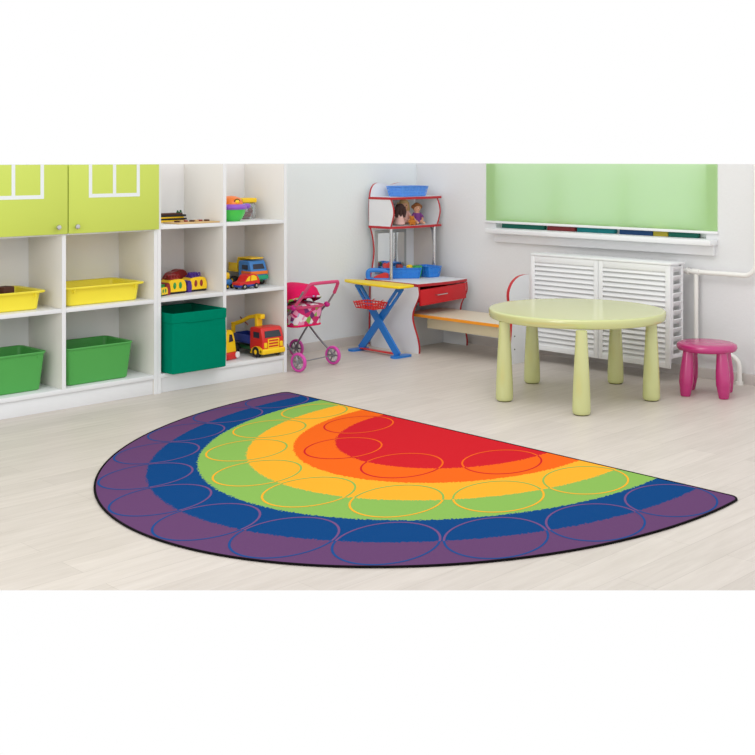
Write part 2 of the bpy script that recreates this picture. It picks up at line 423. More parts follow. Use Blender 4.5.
# ------------------------------------------------------------------ storage cabinets along the left wall
YF, YB, YV = 5.825, 6.21, 5.825
def cabinet(name, label, xs, shelves, base_top, YB=YB, top=True):
    """xs: outer left, [dividers], outer right (panel centres)"""
    x0, x1 = xs[0], xs[-1]; t = .024
    r = thing(name, label, 'storage cabinet', ((x0 + x1) / 2, (YF + YB) / 2, 0))
    off = (-(x0 + x1) / 2, -(YF + YB) / 2, 0)
    def K(mb, nm, mt, lab=None):
        o = mb.build(nm, mt, r); o.location = off
        if lab: o['label'] = lab
        return o
    def upright(x, nm, z0):
        m = MB(); m.box(x - t / 2, x + t / 2, YF, YB, z0, TOP, .0008, 1)
        m.box(x - t / 2, x + t / 2, YF - .0012, YF + .001, z0, TOP, 0, 0)
        K(m, nm, [WHITE, CREAM])
    upright(x0 + t / 2, 'side_panel', 0); upright(x1 - t / 2, 'side_panel', 0)
    for x in xs[1:-1]: upright(x, 'divider', base_top)
    K(MB().box(x0 + t, x1 - t, YB, YB + .008, .02, TOP), 'back_panel', BACKP)
    K(MB().box(x0 + t, x1 - t, YF + .012, YF + .03, 0, base_top - .026, .001), 'kick_board', WHITE)
    K(MB().box(x0 + t, x1 - t, YF, YB, base_top - .025, base_top, .001), 'base_board', WHITE)
    if top: K(MB().box(x0 + t, x1 - t, YF + .002, YB, TOP - .012, TOP - .001, .0005), 'top_board', WHITE)
    e = [x0 + t] + [v for x in xs[1:-1] for v in (x - t / 2, x + t / 2)] + [x1 - t]
    for a, b in zip(e[::2], e[1::2]):
        for z in shelves: K(MB().box(a, b, YF + .001, YB, z - .023, z, .001), 'shelf', WHITE)
    return r, K
cabA, KA = cabinet('storage_cabinet', 'white storage cabinet with two lime green doors above open bays', [2.655, 3.290, 3.910], [.566, 1.0], .115)
cabB, KB = cabinet('storage_cabinet', 'tall white open shelf unit with six toy cells, right of green-doored cabinet', [3.911, 4.411, 4.921], [.568, 1.006], .115, 6.245, False)

# lime doors with painted white window lines
def door(x0, x1, knobx, wx, y=5.803):
    d = KA(MB().box(x0, x1, y, YF - .003, .986, TOP, .002), 'door', DOORG, 'lime green door with white window outline')
    a, mid, b = wx
    m = MB()
    for q in (a, mid, b): m.box(q - .0105, q + .0105, y - .0012, y + .001, 1.207, TOP)
    m.box(a - .0105, b + .0105, y - .0012, y + .001, 1.186, 1.207)
    o = m.build('window_stripes', DECAL, d)
    m = MB(); M = Matrix.Translation((knobx, y - .001, 1.026)) @ Matrix.Rotation(PI / 2, 4, 'X')
    m.lathe([(.0, 0), (.006, 0), (.006, .010), (.013, .014), (.015, .020), (.012, .026), (0, .028)], 20, M=M)
    m.build('knob', CHROME, d)
    return d
door(2.672, 3.302, 3.236, (2.80, 2.975, 3.145))
door(3.309, 3.908, 3.352, (3.445, 3.602, 3.762))

def tray(name, label, x0, x1, y0, y1, z0, z1, mt, rim=.03, taper=.012, group=None):
    cx, cy = (x0 + x1) / 2, (y0 + y1) / 2
    t = thing(name, label, 'storage bin', (cx, cy, z0 + .0005), 0, group)
    hx, hy, h = (x1 - x0) / 2, (y1 - y0) / 2, z1 - z0
    m = MB(); bm = bmesh.new()
    def ring(ex, z, r): return [bm.verts.new((a, b, z)) for a, b in rrect(-hx - ex, hx + ex, -hy - ex, hy + ex, r)]
    rings = [ring(-.008, 0, .02), ring(0, .006, .025), ring(taper, h - .014, .03), ring(rim, h - .012, .035), ring(rim + .003, h - .004, .036), ring(rim, h, .035),
             ring(taper, h - .002, .03), ring(taper - .004, h - .006, .028), ring(-.004, .010, .022), ring(-.02, .005, .015)]
    for A, Bq in zip(rings, rings[1:]):
        n = len(A)
        for k in range(n): bm.faces.new((A[k], A[(k + 1) % n], Bq[(k + 1) % n], Bq[k]))
    bm.faces.new(list(reversed(rings[0]))); bm.faces.new(rings[-1])
    bmesh.ops.recalc_face_normals(bm, faces=bm.faces[:]); m.add(bm, 0)
    m.build('tray_body', mt, t)
    # corner stiffening tabs under the rim on the long side
    for s_ in (-1, 1): MB().box(s_ * (hx - .03) - .003, s_ * (hx - .03) + .003, -hy - rim + .004, -hy - .001, h - .035, h - .013, .001).build('rim_tab', mt, t)
    return t
tray('storage_tray', 'shallow yellow plastic tray alone with nothing sticking out, right bay of cabinet', 3.348, 3.812, 5.885, 6.172, .566, .676, YTRAY, .033, group='shallow yellow trays')
tray('storage_tray', 'shallow yellow plastic tray holding brown wooden blocks, at left edge', 2.72, 3.176, 5.90, 6.172, .566, .674, YTRAY, .033, group='shallow yellow trays')
tray('storage_bin', 'deep green plastic bin in right lower bay of cabinet', 3.345, 3.742, 5.876, 6.14, .115, .330, GTRAY, .024, .02, group='deep green bins')
tray('storage_bin', 'deep green plastic bin in left lower bay, cut by photo edge', 2.765, 3.190, 5.900, 6.15, .115, .332, GTRAY, .026, .02, group='deep green bins')
def toy_block(x, y, z, sx, sy, sz, rz, label):
    m = MB(); m.box(-sx / 2, sx / 2, -sy / 2, sy / 2, 0, sz, .006); m.box(-sx / 4, sx / 4, -sy / 2 - .001, sy / 2 + .001, sz * .3, sz * .42, 0)
    tag(m.build('wooden_block', BROWN, loc=(x, y, z), rz=rz), label, 'toy block', 'brown blocks in the yellow tray')
toy_block(3.02, 5.99, .577, .08, .07, .122, .3, 'tall dark brown block standing rightmost in left yellow tray')
toy_block(2.94, 6.00, .577, .06, .06, .114, -.1, 'dark brown block beside the tallest one in left yellow tray')
toy_block(2.86, 6.00, .577, .06, .06, .105, .15, 'dark brown block at the photo edge in left yellow tray')
toy_block(3.10, 6.10, .577, .03, .03, .09, 0, 'small dark brown peg at back corner of left yellow tray')

# teal fabric box
t = thing('storage_box', 'dark teal fabric storage cube in lower cell of open shelf', 'storage box', (4.164, 5.93, .1155))
m = MB(); hx, hy, H_ = .200, .185, .365
bm = bmesh.new()
def rg(ex, z, r=.012): return [bm.verts.new((a, b, z)) for a, b in rrect(-hx - ex, hx + ex, -hy - ex, hy + ex, r, 3)]
RS = [rg(-.01, 0), rg(0, .004), rg(.003, .15), rg(0, H_ - .06), rg(.003, H_ - .058), rg(.004, H_ - .003), rg(.001, H_), rg(-.005, H_ - .003), rg(-.006, .006)]
for A, Bq in zip(RS, RS[1:]):
    for k in range(len(A)): bm.faces.new((A[k], A[(k + 1) % len(A)], Bq[(k + 1) % len(A)], Bq[k]))
bm.faces.new(list(reversed(RS[0]))); bm.faces.new(RS[-1]); bmesh.ops.recalc_face_normals(bm, faces=bm.faces[:])
m.add(bm, 0); m.build('box_body', TEAL, t)
m = MB(); m.box(-.10, .10, -hy - .006, -hy - .002, H_ - .062, H_ - .056, .001); m.build('seam', TEAL, t)

# ------------------------------------------------------------------ toys
def wheel_mb(r, w, axis='y', hub=.5):
    M = Matrix.Rotation(PI / 2, 4, 'X') if axis == 'y' else Matrix.Rotation(PI / 2, 4, 'Y')
    m = MB(); m.lathe([(r * hub, -w / 2), (r * .92, -w / 2), (r, -w * .3), (r, w * .3), (r * .92, w / 2), (r * hub, w / 2), (r * hub, w * .3), (r * hub * .3, w * .35), (0, w * .4)], 20, 0, M=M)
    return m
def add_wheel(par, pos, r, w, tyre, hubm, axis='y'):
    o = wheel_mb(r, w, axis).build('wheel', tyre, par); o.location = pos
    M = Matrix.Rotation(PI / 2, 4, 'X') if axis == 'y' else Matrix.Rotation(PI / 2, 4, 'Y')
    h = MB().lathe([(0, -w * .56), (r * .3, -w * .56), (r * .52, -w * .45), (r * .52, w * .45), (r * .3, w * .56), (0, w * .56)], 16, M=M).build('hub', hubm, o)
    return o

def toy_bus(label, loc, rz, body, nose, win_, top, scale=1.0, sl=.8, sh=1.1, group='toy buses on the shelf'):
    """length along local x, nose at -x, side windows on -y"""
    t = thing('toy_bus', label, 'toy vehicle', loc, rz, group); s_ = scale
    prof = smooth([(-.085, .012), (-.092, .03), (-.085, .05), (-.062, .072), (-.02, .078), (.04, .078), (.072, .07), (.088, .045), (.09, .02), (.088, .012)], 4)
    def SC(mb):
        mb.v = [Vector((v.x * s_ * sl, v.y * s_, v.z * s_ * sh)) for v in mb.v]; return mb
    SC(MB().prism(prof, -.04, .04, 'y')).build('bus_body', body, t)
    m = MB(); m.prism(smooth([(-.094, .0), (-.102, .03), (-.092, .056), (-.07, .062), (-.058, .03), (-.062, .0)], 4), -.043, .043, 'y'); SC(m).build('nose', nose, t)
    for x in (-.018, .035):
        m = MB(); M = Matrix.Translation((x, -.04, .045)) @ Matrix.Rotation(PI / 2, 4, 'X')
        m.lathe([(.018, -.002), (.018, .002), (.015, .004), (0, .0045)], 20, M=M, sx=.75, sy=1.0); SC(m).build('window', win_, t)
    m = MB()
    m.box(-.05, .03, -.03, .03, .074, .088, .004)
    for x in (-.045, -.018, .01): m.tube([(x, -.03, .085), (x + .007, -.03, .101), (x + .018, -.03, .101), (x + .024, -.03, .085)], .004, 8)
    m.box(-.05, .03, -.012, .012, .085, .104, .006)
    SC(m).build('roof_rack', top, t)
    SC(MB().box(-.06, .088, -.036, .036, 0, .014, .004)).build('underbody', BLACKP, t)
    return t
SZ = .5685
toy_bus('yellow toy bus with maroon nose and green oval windows on middle shelf', (4.135, 5.995, SZ), .06, YELP, MAROON, GRNP, MAROON, 1.05)
toy_bus('yellow toy bus with violet nose and brown oval windows on middle shelf', (4.312, 6.02, SZ), .06, YELP, VIOLET, MAROON, VIOLET, 1.05)
toy_bus('yellow toy bus mostly hidden behind left upright of open shelf', (4.01, 5.94, SZ), .4, YELP, GRNP, GRNP, GRNP, .62)
def toy_roller(label, loc, mt):
    t = thing('toy_car', label, 'toy vehicle', loc, .1, 'toy cars behind the buses')
    MB().prism(smooth([(-.06, .01), (-.065, .06), (-.03, .115), (.02, .125), (.055, .10), (.062, .04), (.058, .01)], 4), -.028, .028, 'y').build('car_body', mt, t)
    for x in (-.04, .035):
        add_wheel(t, (x, -.03, .018), .018, .014, BLACKP, YELP); add_wheel(t, (x, .03, .018), .018, .014, BLACKP, YELP)
    return t
toy_roller('red rounded toy car behind the violet-nosed bus', (4.315, 6.20, SZ), MAROON)
toy_roller('dark red rounded toy car behind the maroon-nosed bus', (4.215, 6.12, SZ), MAROON).scale.z = .97
toy_roller('green toy car behind the buses near shelf upright', (4.04, 6.13, SZ), GRNP).scale.z = .9

# small red car on the middle right shelf
t = thing('toy_car', 'small red toy car with yellow windows and blue base on shelf edge', 'toy vehicle', (4.63, 5.885, SZ), .12)
MB().box(-.09, .085, -.036, .036, .014, .034, .01).build('chassis', NAVY, t)
MB().prism(smooth([(-.092, .03), (-.088, .045), (-.05, .052), (-.02, .086), (.02, .096), (.06, .086), (.084, .055), (.088, .03)], 4), -.036, .036, 'y').build('car_body', REDP, t)
m = MB(); m.prism([(-.042, .052), (-.016, .080), (.0, .084), (-.006, .052)], -.0385, .0385, 'y'); m.prism([(.004, .052), (.01, .087), (.03, .088), (.054, .078), (.064, .054)], -.0385, .0385, 'y')
m.build('window', YELP, t)
for x in (-.052, .054):
    for y in (-.036, .036): add_wheel(t, (x, y, .018), .018, .014, BLACKP, CHROME)

# blue rounded car, cut by the divider
t = thing('toy_car', 'blue toy car with yellow roof beside shelf divider', 'toy vehicle', (4.525, 5.99, SZ), .3)
MB().box(-.035, .06, -.04, .04, .012, .06, .02, seg=3).build('car_body', LBLUE, t)
MB().box(-.03, .04, -.03, .03, .055, .105, .016, seg=3).build('roof', YELP, t)
for x in (-.015, .04):
    for y in (-.04, .04): add_wheel(t, (x, y, .016), .016, .014, BLACKP, YELP)

def toy_truck(label, loc, cab, bumper, stripe, bed, chassis, L=.34, Wd=.19, Hc=.2, dump=False, rz=0.0):
    """front faces local -y; sits on z=0"""
    t = thing('toy_truck', label, 'toy vehicle', loc, rz, 'toy trucks'); hw = Wd / 2; r = .036 if not dump else .028
    MB().box(-hw + .03, hw - .03, .0, L, r * .9, r * 1.6, .006).build('chassis', chassis, t)
    zc0 = r * 1.25; zc1 = Hc
    # cab with slanted windscreen
    prof = [(0.0, zc0), (-.002, zc0 + (zc1 - zc0) * .52), (.018, zc1 - .012), (.03, zc1), (.125, zc1), (.135, zc1 - .01), (.135, zc0)]
    cb = MB().prism(prof, -hw, hw, 'x'); c = cb.build('cab', cab, t)
    b = c.modifiers.new('bevel', 'BEVEL'); b.width = .009; b.segments = 3; b.limit_method = 'ANGLE'
    wz0 = zc0 + (zc1 - zc0) * .52; 
    m = MB(); sl = .018 / (zc1 - .012 - wz0)
    q = lambda z: -.002 + (z - wz0) * (.020 / (zc1 - .012 - wz0)) - .0022
    za, zb = wz0 + .008, zc1 - .022
    m.add(_quad([(-hw + .02, q(za), za), (hw - .02, q(za), za), (hw - .026, q(zb), zb), (-hw + .026, q(zb), zb)], .002), 0)
    m.build('windscreen', GLASSD, t)
    for s_ in (-1, 1):
        m = MB(); m.box(s_ * hw - .0015, s_ * hw + .0015, .034, .095, wz0 + .004, zc1 - .028, 0); m.build('side_window', GLASSD, t)
    if dump:
        MB().box(-hw - .004, hw + .004, -.006, .10, zc0 + .04, zc0 + .062, .003).build('stripe', ORGP, t)
        MB().box(-hw - .006, hw + .006, -.010, .12, zc0 + .006, zc0 + .034, .004).build('bumper', TURQ, t)
        # tipping bed with a plate over the cab
        m = MB()
        m.prism([(.15, zc0 + .075), (.15, zc1 + .004), (.135, zc1 + .012), (.02, zc1 + .012), (.02, zc1 + .019), (.16, zc1 + .019), (.172, zc1 - .01), (.172, zc0 + .085)], -hw + .015, hw - .015, 'x')
        m.box(-hw + .005, hw - .005, .15, L, zc0 + .05, zc0 + .062, .003)
        m.box(-hw + .005, -hw + .012, .15, L, zc0 + .055, zc0 + .11, .002); m.box(hw - .012, hw - .005, .15, L, zc0 + .055, zc0 + .11, .002)
        m.build('tipping_bed', bed, t)
    else:
        MB().box(-hw - .008, hw + .008, -.014, .03, zc0 - .022, zc0 + .014, .01, seg=3).build('bumper', bumper, t)
        m = MB()
        for s_ in (-1, 1):
            a = [(.005, zc0 - .015), (.005, zc0 + .016), (.03, zc0 + .028), (.07, zc0 + .028), (.105, zc0 + .01), (.12, zc0 - .02), (.095, zc0 - .02), (.085, zc0 + .002), (.06, zc0 + .01), (.04, zc0 + .008), (.03, zc0 - .015)]
            m.prism(a, s_ * hw - .008, s_ * hw + .008, 'x')
        m.build('mudguard', bumper, t)
        m = MB(); gz0, gz1 = zc0 + .018, wz0 - .004
        for k in range(4): 
            z = gz0 + (gz1 - gz0) * k / 3; m.box(-.042, .042, -.007, .002, z - .0035, z + .0035, .001)
        m.box(-.046, -.040, -.007, .002, gz0 - .003, gz1 + .003, .001); m.box(.040, .046, -.007, .002, gz0 - .003, gz1 + .003, .001)
        m.build('grille', bumper, t)
        for s_ in (-1, 1):
            MB().box(s_ * (hw - .022) - .012, s_ * (hw - .022) + .012, -.008, .002, gz0 + .002, gz0 + .036, .004).build('headlight', YELP, t)
        m = MB(); m.box(-hw + .02, hw - .02, .155, L, zc0 + .03, zc0 + .042, .003)
        for a, b in ((-hw + .02, -hw + .028), (hw - .028, hw - .02)): m.box(a, b, .155, L, zc0 + .035, zc0 + .085, .002)
        m.box(-hw + .02, hw - .02, L - .008, L, zc0 + .035, zc0 + .085, .002); m.build('truck_bed', bed, t)
        # crane arm: turret, upper boom, elbow, hanging boom
        x = .0
        m = MB(); m.box(-.024, .024, .14, .165, zc0 + .02, .256, .004); m.box(-.02, .02, .105, .172, .236, .268, .006)
        m.tube([(x, .15, .255), (x - .01, .23, .24), (x - .03, .30, .205), (x - .06, .345, .185)], .014, 10)
        m.tube([(x - .06, .345, .20), (x - .06, .345, .06)], .015, 10); m.build('crane_arm', bumper, t)
        MB().tube([(x + .01, .36, .225), (x - .01, .25, .185)], .004, 8).build('crane_lever', MAROON, t)
        MB().box(-.03, .03, .145, .19, zc0 + .03, zc0 + .085, .006).build('crane_seat', DGRN, t)
    for y in (.062, L - .062):
        for s_ in (-1, 1): add_wheel(t, (s_ * (hw - .004), y, r), r, .03, BLACKP, YELP, 'x')
    return t
def _quad(pts, th):
    bm = bmesh.new(); A = [bm.verts.new(p) for p in pts]; Bq = [bm.verts.new((p[0], p[1] + th * 2, p[2])) for p in pts]
    bm.faces.new(A); bm.faces.new(list(reversed(Bq)))
    for i in range(4): bm.faces.new((A[i], Bq[i], Bq[(i + 1) % 4], A[(i + 1) % 4]))
    bmesh.ops.recalc_face_normals(bm, faces=bm.faces[:]); return bm
toy_truck('red and yellow toy truck with yellow crane arm on bottom shelf', (4.797, 5.815, .1155), REDP, YELP, None, NAVY, DGRN, L=.355, Wd=.175, Hc=.193)
toy_truck('blue toy tipper truck with yellow bed on middle shelf behind red car', (4.80, 5.965, SZ), LBLUE, None, None, YELP, DGRN, L=.25, Wd=.135, Hc=.165, dump=True)

# digger beside the crane truck
t = thing('toy_digger', 'yellow and red toy digger beside shelf divider on bottom shelf', 'toy vehicle', (4.525, 5.965, .1155), .2)
MB().box(-.05, .055, -.06, .06, .0, .05, .016, seg=3).build('track_base', REDP, t)
MB().prism(smooth([(-.05, .05), (-.055, .14), (-.03, .19), (.01, .185), (.035, .13), (.05, .05)], 4), -.045, .045, 'y').build('digger_body', YELP, t)
MB().prism([(-.02, .115), (-.015, .165), (.008, .162), (.022, .118)], -.047, .047, 'y').build('window', GLASSD, t)
M = Matrix.Translation((.045, -.062, .03)) @ Matrix.Rotation(PI / 2, 4, 'X')
MB().lathe([(0, -.003), (.02, -.003), (.02, .003), (0, .005)], 16, M=M).build('hub_cap', PAINTW, t)

# green bowl toy on the top right shelf
t = thing('toy_pot', 'green toy pot with lilac collar and orange lid on top shelf', 'toy', (4.552, 5.945, 1.0065))
MB().lathe([(0, 0), (.055, 0), (.075, .018), (.09, .05), (.094, .078), (.088, .08), (.084, .05), (.06, .015), (0, .01)], 32).build('pot_bowl', LGREEN, t)
m = MB(); m.lathe([(.088, .072), (.1, .078), (.104, .09), (.096, .104), (.082, .11), (.078, .098), (.08, .08)], 32)
m.ball((.107, -.03, .094), (.028, .02, .018)); m.ball((-.092, -.05, .094), (.02, .02, .018)); m.build('collar', PURPLE, t)
MB().lathe([(.08, .1), (.076, .125), (.06, .148), (.03, .160), (0, .163)], 32).build('lid', ORGP, t)
m = MB(); m.ball((-.004, -.070, .126), (.017, .012, .014)); m.build('eye', YELP, t)
m = MB(); m.tube([(-.004 + .021 * math.cos(a), -.075 + .006 * abs(math.cos(a)), .126 + .017 * math.sin(a)) for a in [2 * PI * k / 16 for k in range(16)]], .003, 6, closed=True); m.build('eye_ring', BROWN, t)
t = thing('toy_jar', 'clear plastic jar with yellow lid behind the green toy pot', 'jar', (4.79, 6.10, 1.0065))
MB().box(-.056, .056, -.05, .05, 0, .108, .012, seg=3).build('jar_body', CLEAR, t)
MB().box(-.06, .06, -.054, .054, .109, .140, .008, seg=3).build('lid', YELP, t)
m = MB(); m.box(-.04, .02, -.035, .03, .013, .05, .01); m.ball((.02, -.01, .055), .02); m.build('contents', MAROON, t)

# wooden puzzle board and stacked flat boxes on the top left shelf
t = thing('puzzle_board', 'flat pale wooden puzzle board lying on top shelf', 'toy', (4.235, 5.935, 1.0065), .02)
MB().box(-.16, .155, -.09, .08, 0, .009, .002).build('board', WOOD, t)
for k in range(7):
    x = -.12 + k * .038; MB().box(x - .012, x + .012, -.03 + .01 * (k % 3), .0 + .01 * (k % 3), .009, .019, .003).build('puzzle_piece', [BROWN, WOOD, MAROON][k % 3], t)
zz = 1.0065
for k, (mt, lab, sx, sy, hh) in enumerate([(YELP, 'yellow flat box at bottom of small stack on top shelf', .13, .05, .015), (BLACKP, 'black flat box second in small stack on top shelf', .14, .055, .010),
                                       (YELP, 'thin yellow flat box above black one in small stack', .12, .05, .010), (BLACKP, 'dark upper flat box of small stack on top shelf', .135, .055, .012), (BROWN, 'brown flat box topmost in small stack on top shelf', .11, .05, .009)]):
    m = MB(); m.box(-sx, sx * .9, -sy * .8, sy * .8, 0, hh, .002); m.box(-sx * .98, sx * .88, -sy * .8 - .0006, sy * .8 + .0006, hh * .4, hh * .5, 0)
    tag(m.build('flat_box', mt, loc=(4.165, 6.105, zz), rz=[.02, -.03, .04, 0, .05][k]), lab, 'box', 'stack of flat game boxes'); zz += hh + .0003
t = thing('toy_figure', 'tiny dark green toy figure on top of box stack', 'toy', (4.26, 6.10, zz))
t.scale = (.7, .7, .6)
m = MB(); m.box(-.028, .028, -.01, .01, 0, .012, .003); m.ball((-.018, 0, .018), .009); m.ball((.014, 0, .02), .010); m.build('figure_body', DGRN, t)

# ------------------------------------------------------------------ play desk with hutch
DX0, DX1, HX0 = 6.058, 6.63, 6.10
dk = thing('play_desk', 'white play dressing desk with red edges, mirror, hutch and drawer', 'desk', (6.36, 6.0, 0))
def D(mb, nm, mt, par=None, lab=None):
    o = mb.build(nm, mt, par or dk)
    if par is None: o.location = (-6.36, -6.0, 0)
    if lab: o['label'] = lab
    return o
front = smooth([(5.705, .48), (5.70, .42), (5.722, .37), (5.755, .31), (5.765, .25), (5.748, .19), (5.718, .12), (5.70, .05), (5.70, 0.0)], 5)
for x in (DX0, DX1 - .018 - .03):
    D(MB().prism([(6.19, 0), (6.19, .48)] + front, x, x + .018, 'x', 0, 1), 'side_panel', [WHITE, RED])
ft = smooth([(DX0, 5.705), (DX0 + .12, 5.688), (6.36, 5.682), (DX1 - .15, 5.69), (DX1 - .025, 5.712)], 5)
D(MB().prism(ft + [(DX1 - .025, 6.26), (DX0, 6.26)], .482, .502, 'z', 0, 1), 'desk_top', [WHITE, RED])
D(MB().box(DX0 + .02, DX1 - .05, 5.93, 5.946, .0, .247, .001), 'modesty_panel', WHITE)
# drawer, hanging a little askew
m = MB(); m.box(DX0 + .022, DX1 - .052, 5.698, 5.716, .342, .458, .002)
m.box(DX0 + .04, DX1 - .07, 5.716, 6.05, .362, .37); m.box(DX0 + .04, DX0 + .05, 5.716, 6.05, .362, .43); m.box(DX1 - .08, DX1 - .07, 5.716, 6.05, .362, .43); m.box(DX0 + .04, DX1 - .07, 6.04, 6.05, .362, .43)
piv = Vector((DX0 + .022, 0, .405)); M = Matrix.Translation(piv) @ Matrix.Rotation(math.radians(-2.0), 4, 'Y') @ Matrix.Translation(-piv)
m.v = [M @ v for v in m.v]
dr = D(m, 'drawer', REDDR)
m = MB(); m.tube([(6.235, 5.699, .412), (6.235, 5.678, .412), (6.345, 5.678, .416), (6.345, 5.699, .416)], .0045, 8); D(m, 'handle', CHROME, dr)
# back panel of the hutch, scalloped outline
bk = smooth([(6.115, .0), (6.12, .30), (6.128, .50), (6.152, .60), (6.166, .70), (6.155, .80), (6.125, .90), (6.118, .98), (6.118, 1.10), (6.13, 1.17), (6.16, 1.212), (6.21, 1.226), (6.27, 1.219), (6.34, 1.211), (6.42, 1.222), (6.47, 1.223), (6.54, 1.207), (6.59, 1.16), (6.60, 1.10)], 4)
D(MB().prism(bk + [(6.60, .0)], 6.262, 6.278, 'y', 0, 1), 'back_panel', [WHITE, RED])
D(MB().box(6.165, 6.505, 6.252, 6.262, .535, .86, .002), 'mirror_frame', mat('grey_frame', (170, 172, 172), .4))
D(MB().box(6.19, 6.48, 6.2495, 6.2525, .555, .838), 'mirror', MIRROR)
# hutch box: two planks, bowed sides
for z in (.885, 1.103):
    fr = smooth([(HX0 + .0, 6.03), (HX0 + .1, 6.008), (6.36, 6.0), (DX1 - .08, 6.008), (DX1 + .03, 6.022)], 5)
    D(MB().prism(fr + [(DX1 + .03, 6.262), (HX0 + .0, 6.262)], z, z + .018, 'z', 0, 1), 'hutch_shelf', [WHITE, RED])
bow = smooth([(6.035, .903), (6.018, .95), (6.005, 1.0), (6.012, 1.05), (6.035, 1.103)], 5)
for x in (HX0 + .006, DX1 - .012):
    D(MB().prism([(6.261, 1.103), (6.261, .903)] + bow, x, x + .016, 'x', 0, 1), 'hutch_side', [WHITE, RED])
# right side wall piece below the hutch: rounded grey-white panel
ov = smooth([(6.278, .502), (6.278, .885), (6.10, .885), (6.065, .80), (6.055, .70), (6.07, .58), (6.11, .502)], 5)
D(MB().prism(ov, DX1 - .03, DX1 - .014, 'x', 0, 1), 'mirror_wing', [mat('pale_grey_laminate', (196, 188, 182), .5), STEEL])
for x, y in ((HX0 + .016, 6.035), (DX1 - .035, 6.035)):
    D(MB().tube([(x, y, .502), (x, y, .885)], .0125, 16), 'post', CHROME)
    
# blue basket on top of the hutch
def basket(name, label, loc, rz, L, Wd, Hh, mt, flare=.018, rows=3, wall=.004, group=None, lattice=False):
    t = thing(name, label, 'basket', loc, rz, group); hx, hy = L / 2, Wd / 2
    m = MB(); m.box(-hx, hx, -hy, hy, 0, .005, .001)
    def fr(k): return flare * k
    if lattice:
        for z, k, hh in ((.004, .05, .007), (.5 * Hh, .5, .006), (Hh - .009, 1, .010)):
            e = fr(k); m.tube([(a_, b_, z) for a_, b_ in rrect(-hx - e, hx + e, -hy - e, hy + e, .016, 4)], hh * .5, 8, closed=True)
    # solid flared wall with raised horizontal rails and vertical ribs
    bm = bmesh.new(); q = lambda e, z: [bm.verts.new((a_, b_, z)) for a_, b_ in rrect(-hx - e, hx + e, -hy - e, hy + e, .014, 4)]
    RS = [q(-.004, 0), q(0, .004)]
    for j in range(rows):
        k0, k1 = (j + .12) / rows, (j + .62) / rows
        RS += [q(fr(k0), Hh * k0), q(fr(k0) + .003, Hh * (k0 + .02)), q(fr(k1) + .003, Hh * k1), q(fr(k1), Hh * (k1 + .02))]
    RS += [q(fr(.93), Hh * .93), q(fr(1) + .008, Hh * .95), q(fr(1) + .008, Hh), q(fr(1) - .002, Hh), q(fr(.0) - .004, .006)]
    if not lattice:
        for A, Bq in zip(RS, RS[1:]):
            for k in range(len(A)): bm.faces.new((A[k], A[(k + 1) % len(A)], Bq[(k + 1) % len(A)], Bq[k]))
        bm.faces.new(list(reversed(RS[0]))); bm.faces.new(RS[-1]); bmesh.ops.recalc_face_normals(bm, faces=bm.faces[:]); m.add(bm, 0)
    else: bm.free()
    g = .022 if lattice else .03; nx = max(3, int(L / g)); ny = max(2, int(Wd / g))
    for k in range(nx + 1):
        u = -hx + L * k / nx
        for s_ in (-1, 1): m.tube([(u, s_ * (hy + .001), .004), (u * (1 + flare / hx), s_ * (hy + flare + .002), Hh - .002)], .0036, 6)
    for k in range(ny + 1):
        u = -hy + Wd * k / ny
        for s_ in (-1, 1): m.tube([(s_ * (hx + .001), u, .004), (s_ * (hx + flare + .002), u * (1 + flare / hy), Hh - .002)], .0036, 6)
    m.build('basket_body', mt, t)
    return t
basket('plastic_basket', 'blue plastic basket with pink bits on top of the hutch', (6.385, 6.125, 1.1215), 0, .25, .14, .080, LBLUEB, .014)
for k, (x, y, mt, lab) in enumerate([(6.36, 6.11, PURPLE, 'lilac toy cup in blue basket on hutch'), (6.43, 6.13, CANOPY, 'pink toy cup in blue basket on hutch'), (6.30, 6.13, LBLUE, 'light blue toy cup in blue basket on hutch')]):
    m = MB(); m.lathe([(0, 0), (.024, 0), (.032, .06), (.029, .061), (.022, .006), (0, .005)], 18)
    tag(m.build('toy_cup', mt, loc=(x, y, 1.128)), lab, 'toy cup', 'toy cups on the hutch')
basket('plastic_basket', 'blue plastic basket of red and green toys on desk', (6.295, 6.105, .5025), math.radians(-40), .26, .11, .082, BLUEB, .014, 2)
basket('plastic_basket', 'empty-looking blue plastic basket at right end of desk', (6.512, 6.03, .5025), math.radians(-8), .095, .15, .085, BLUEB, .012, 2)
def brick(label, loc, rz, s, mt, cat='toy block', tilt=0):
    m = MB(); m.box(-s[0], s[0], -s[1], s[1], 0, s[2] * 2, .006, seg=2)
    for sx in (-.5, .5): m.lathe([(.0, 0), (.008, 0), (.008, .005), (0, .006)], 12, M=Matrix.Translation((sx * s[0], 0, s[2] * 2)))
    o = m.build('toy_block', mt, loc=loc, rz=rz); o.rotation_euler.y = tilt
    return tag(o, label, cat, 'toy bricks in the desk basket')
brick('large red toy brick leaning up at left of desk basket', (6.225, 6.175, .509), math.radians(-40), (.032, .032, .052), REDP, tilt=-.1)
brick('smaller red toy brick in middle of desk basket', (6.29, 6.12, .509), math.radians(-35), (.022, .035, .046), MAROON)
m = MB(); m.lathe([(0, 0), (.022, 0), (.026, .05), (.024, .085), (.016, .094), (0, .095)], 20)
tag(m.build('toy_skittle', YELP, loc=(6.342, 6.062, .508)), 'yellow rounded toy peg in the desk basket', 'toy')
m = MB(); m.lathe([(0, 0), (.03, 0), (.04, .04), (.042, .078), (.036, .088), (0, .09)], 24)
tag(m.build('toy_bowl', GRNP, loc=(6.390, 6.030, .508)), 'green toy bowl at right in desk basket', 'toy')

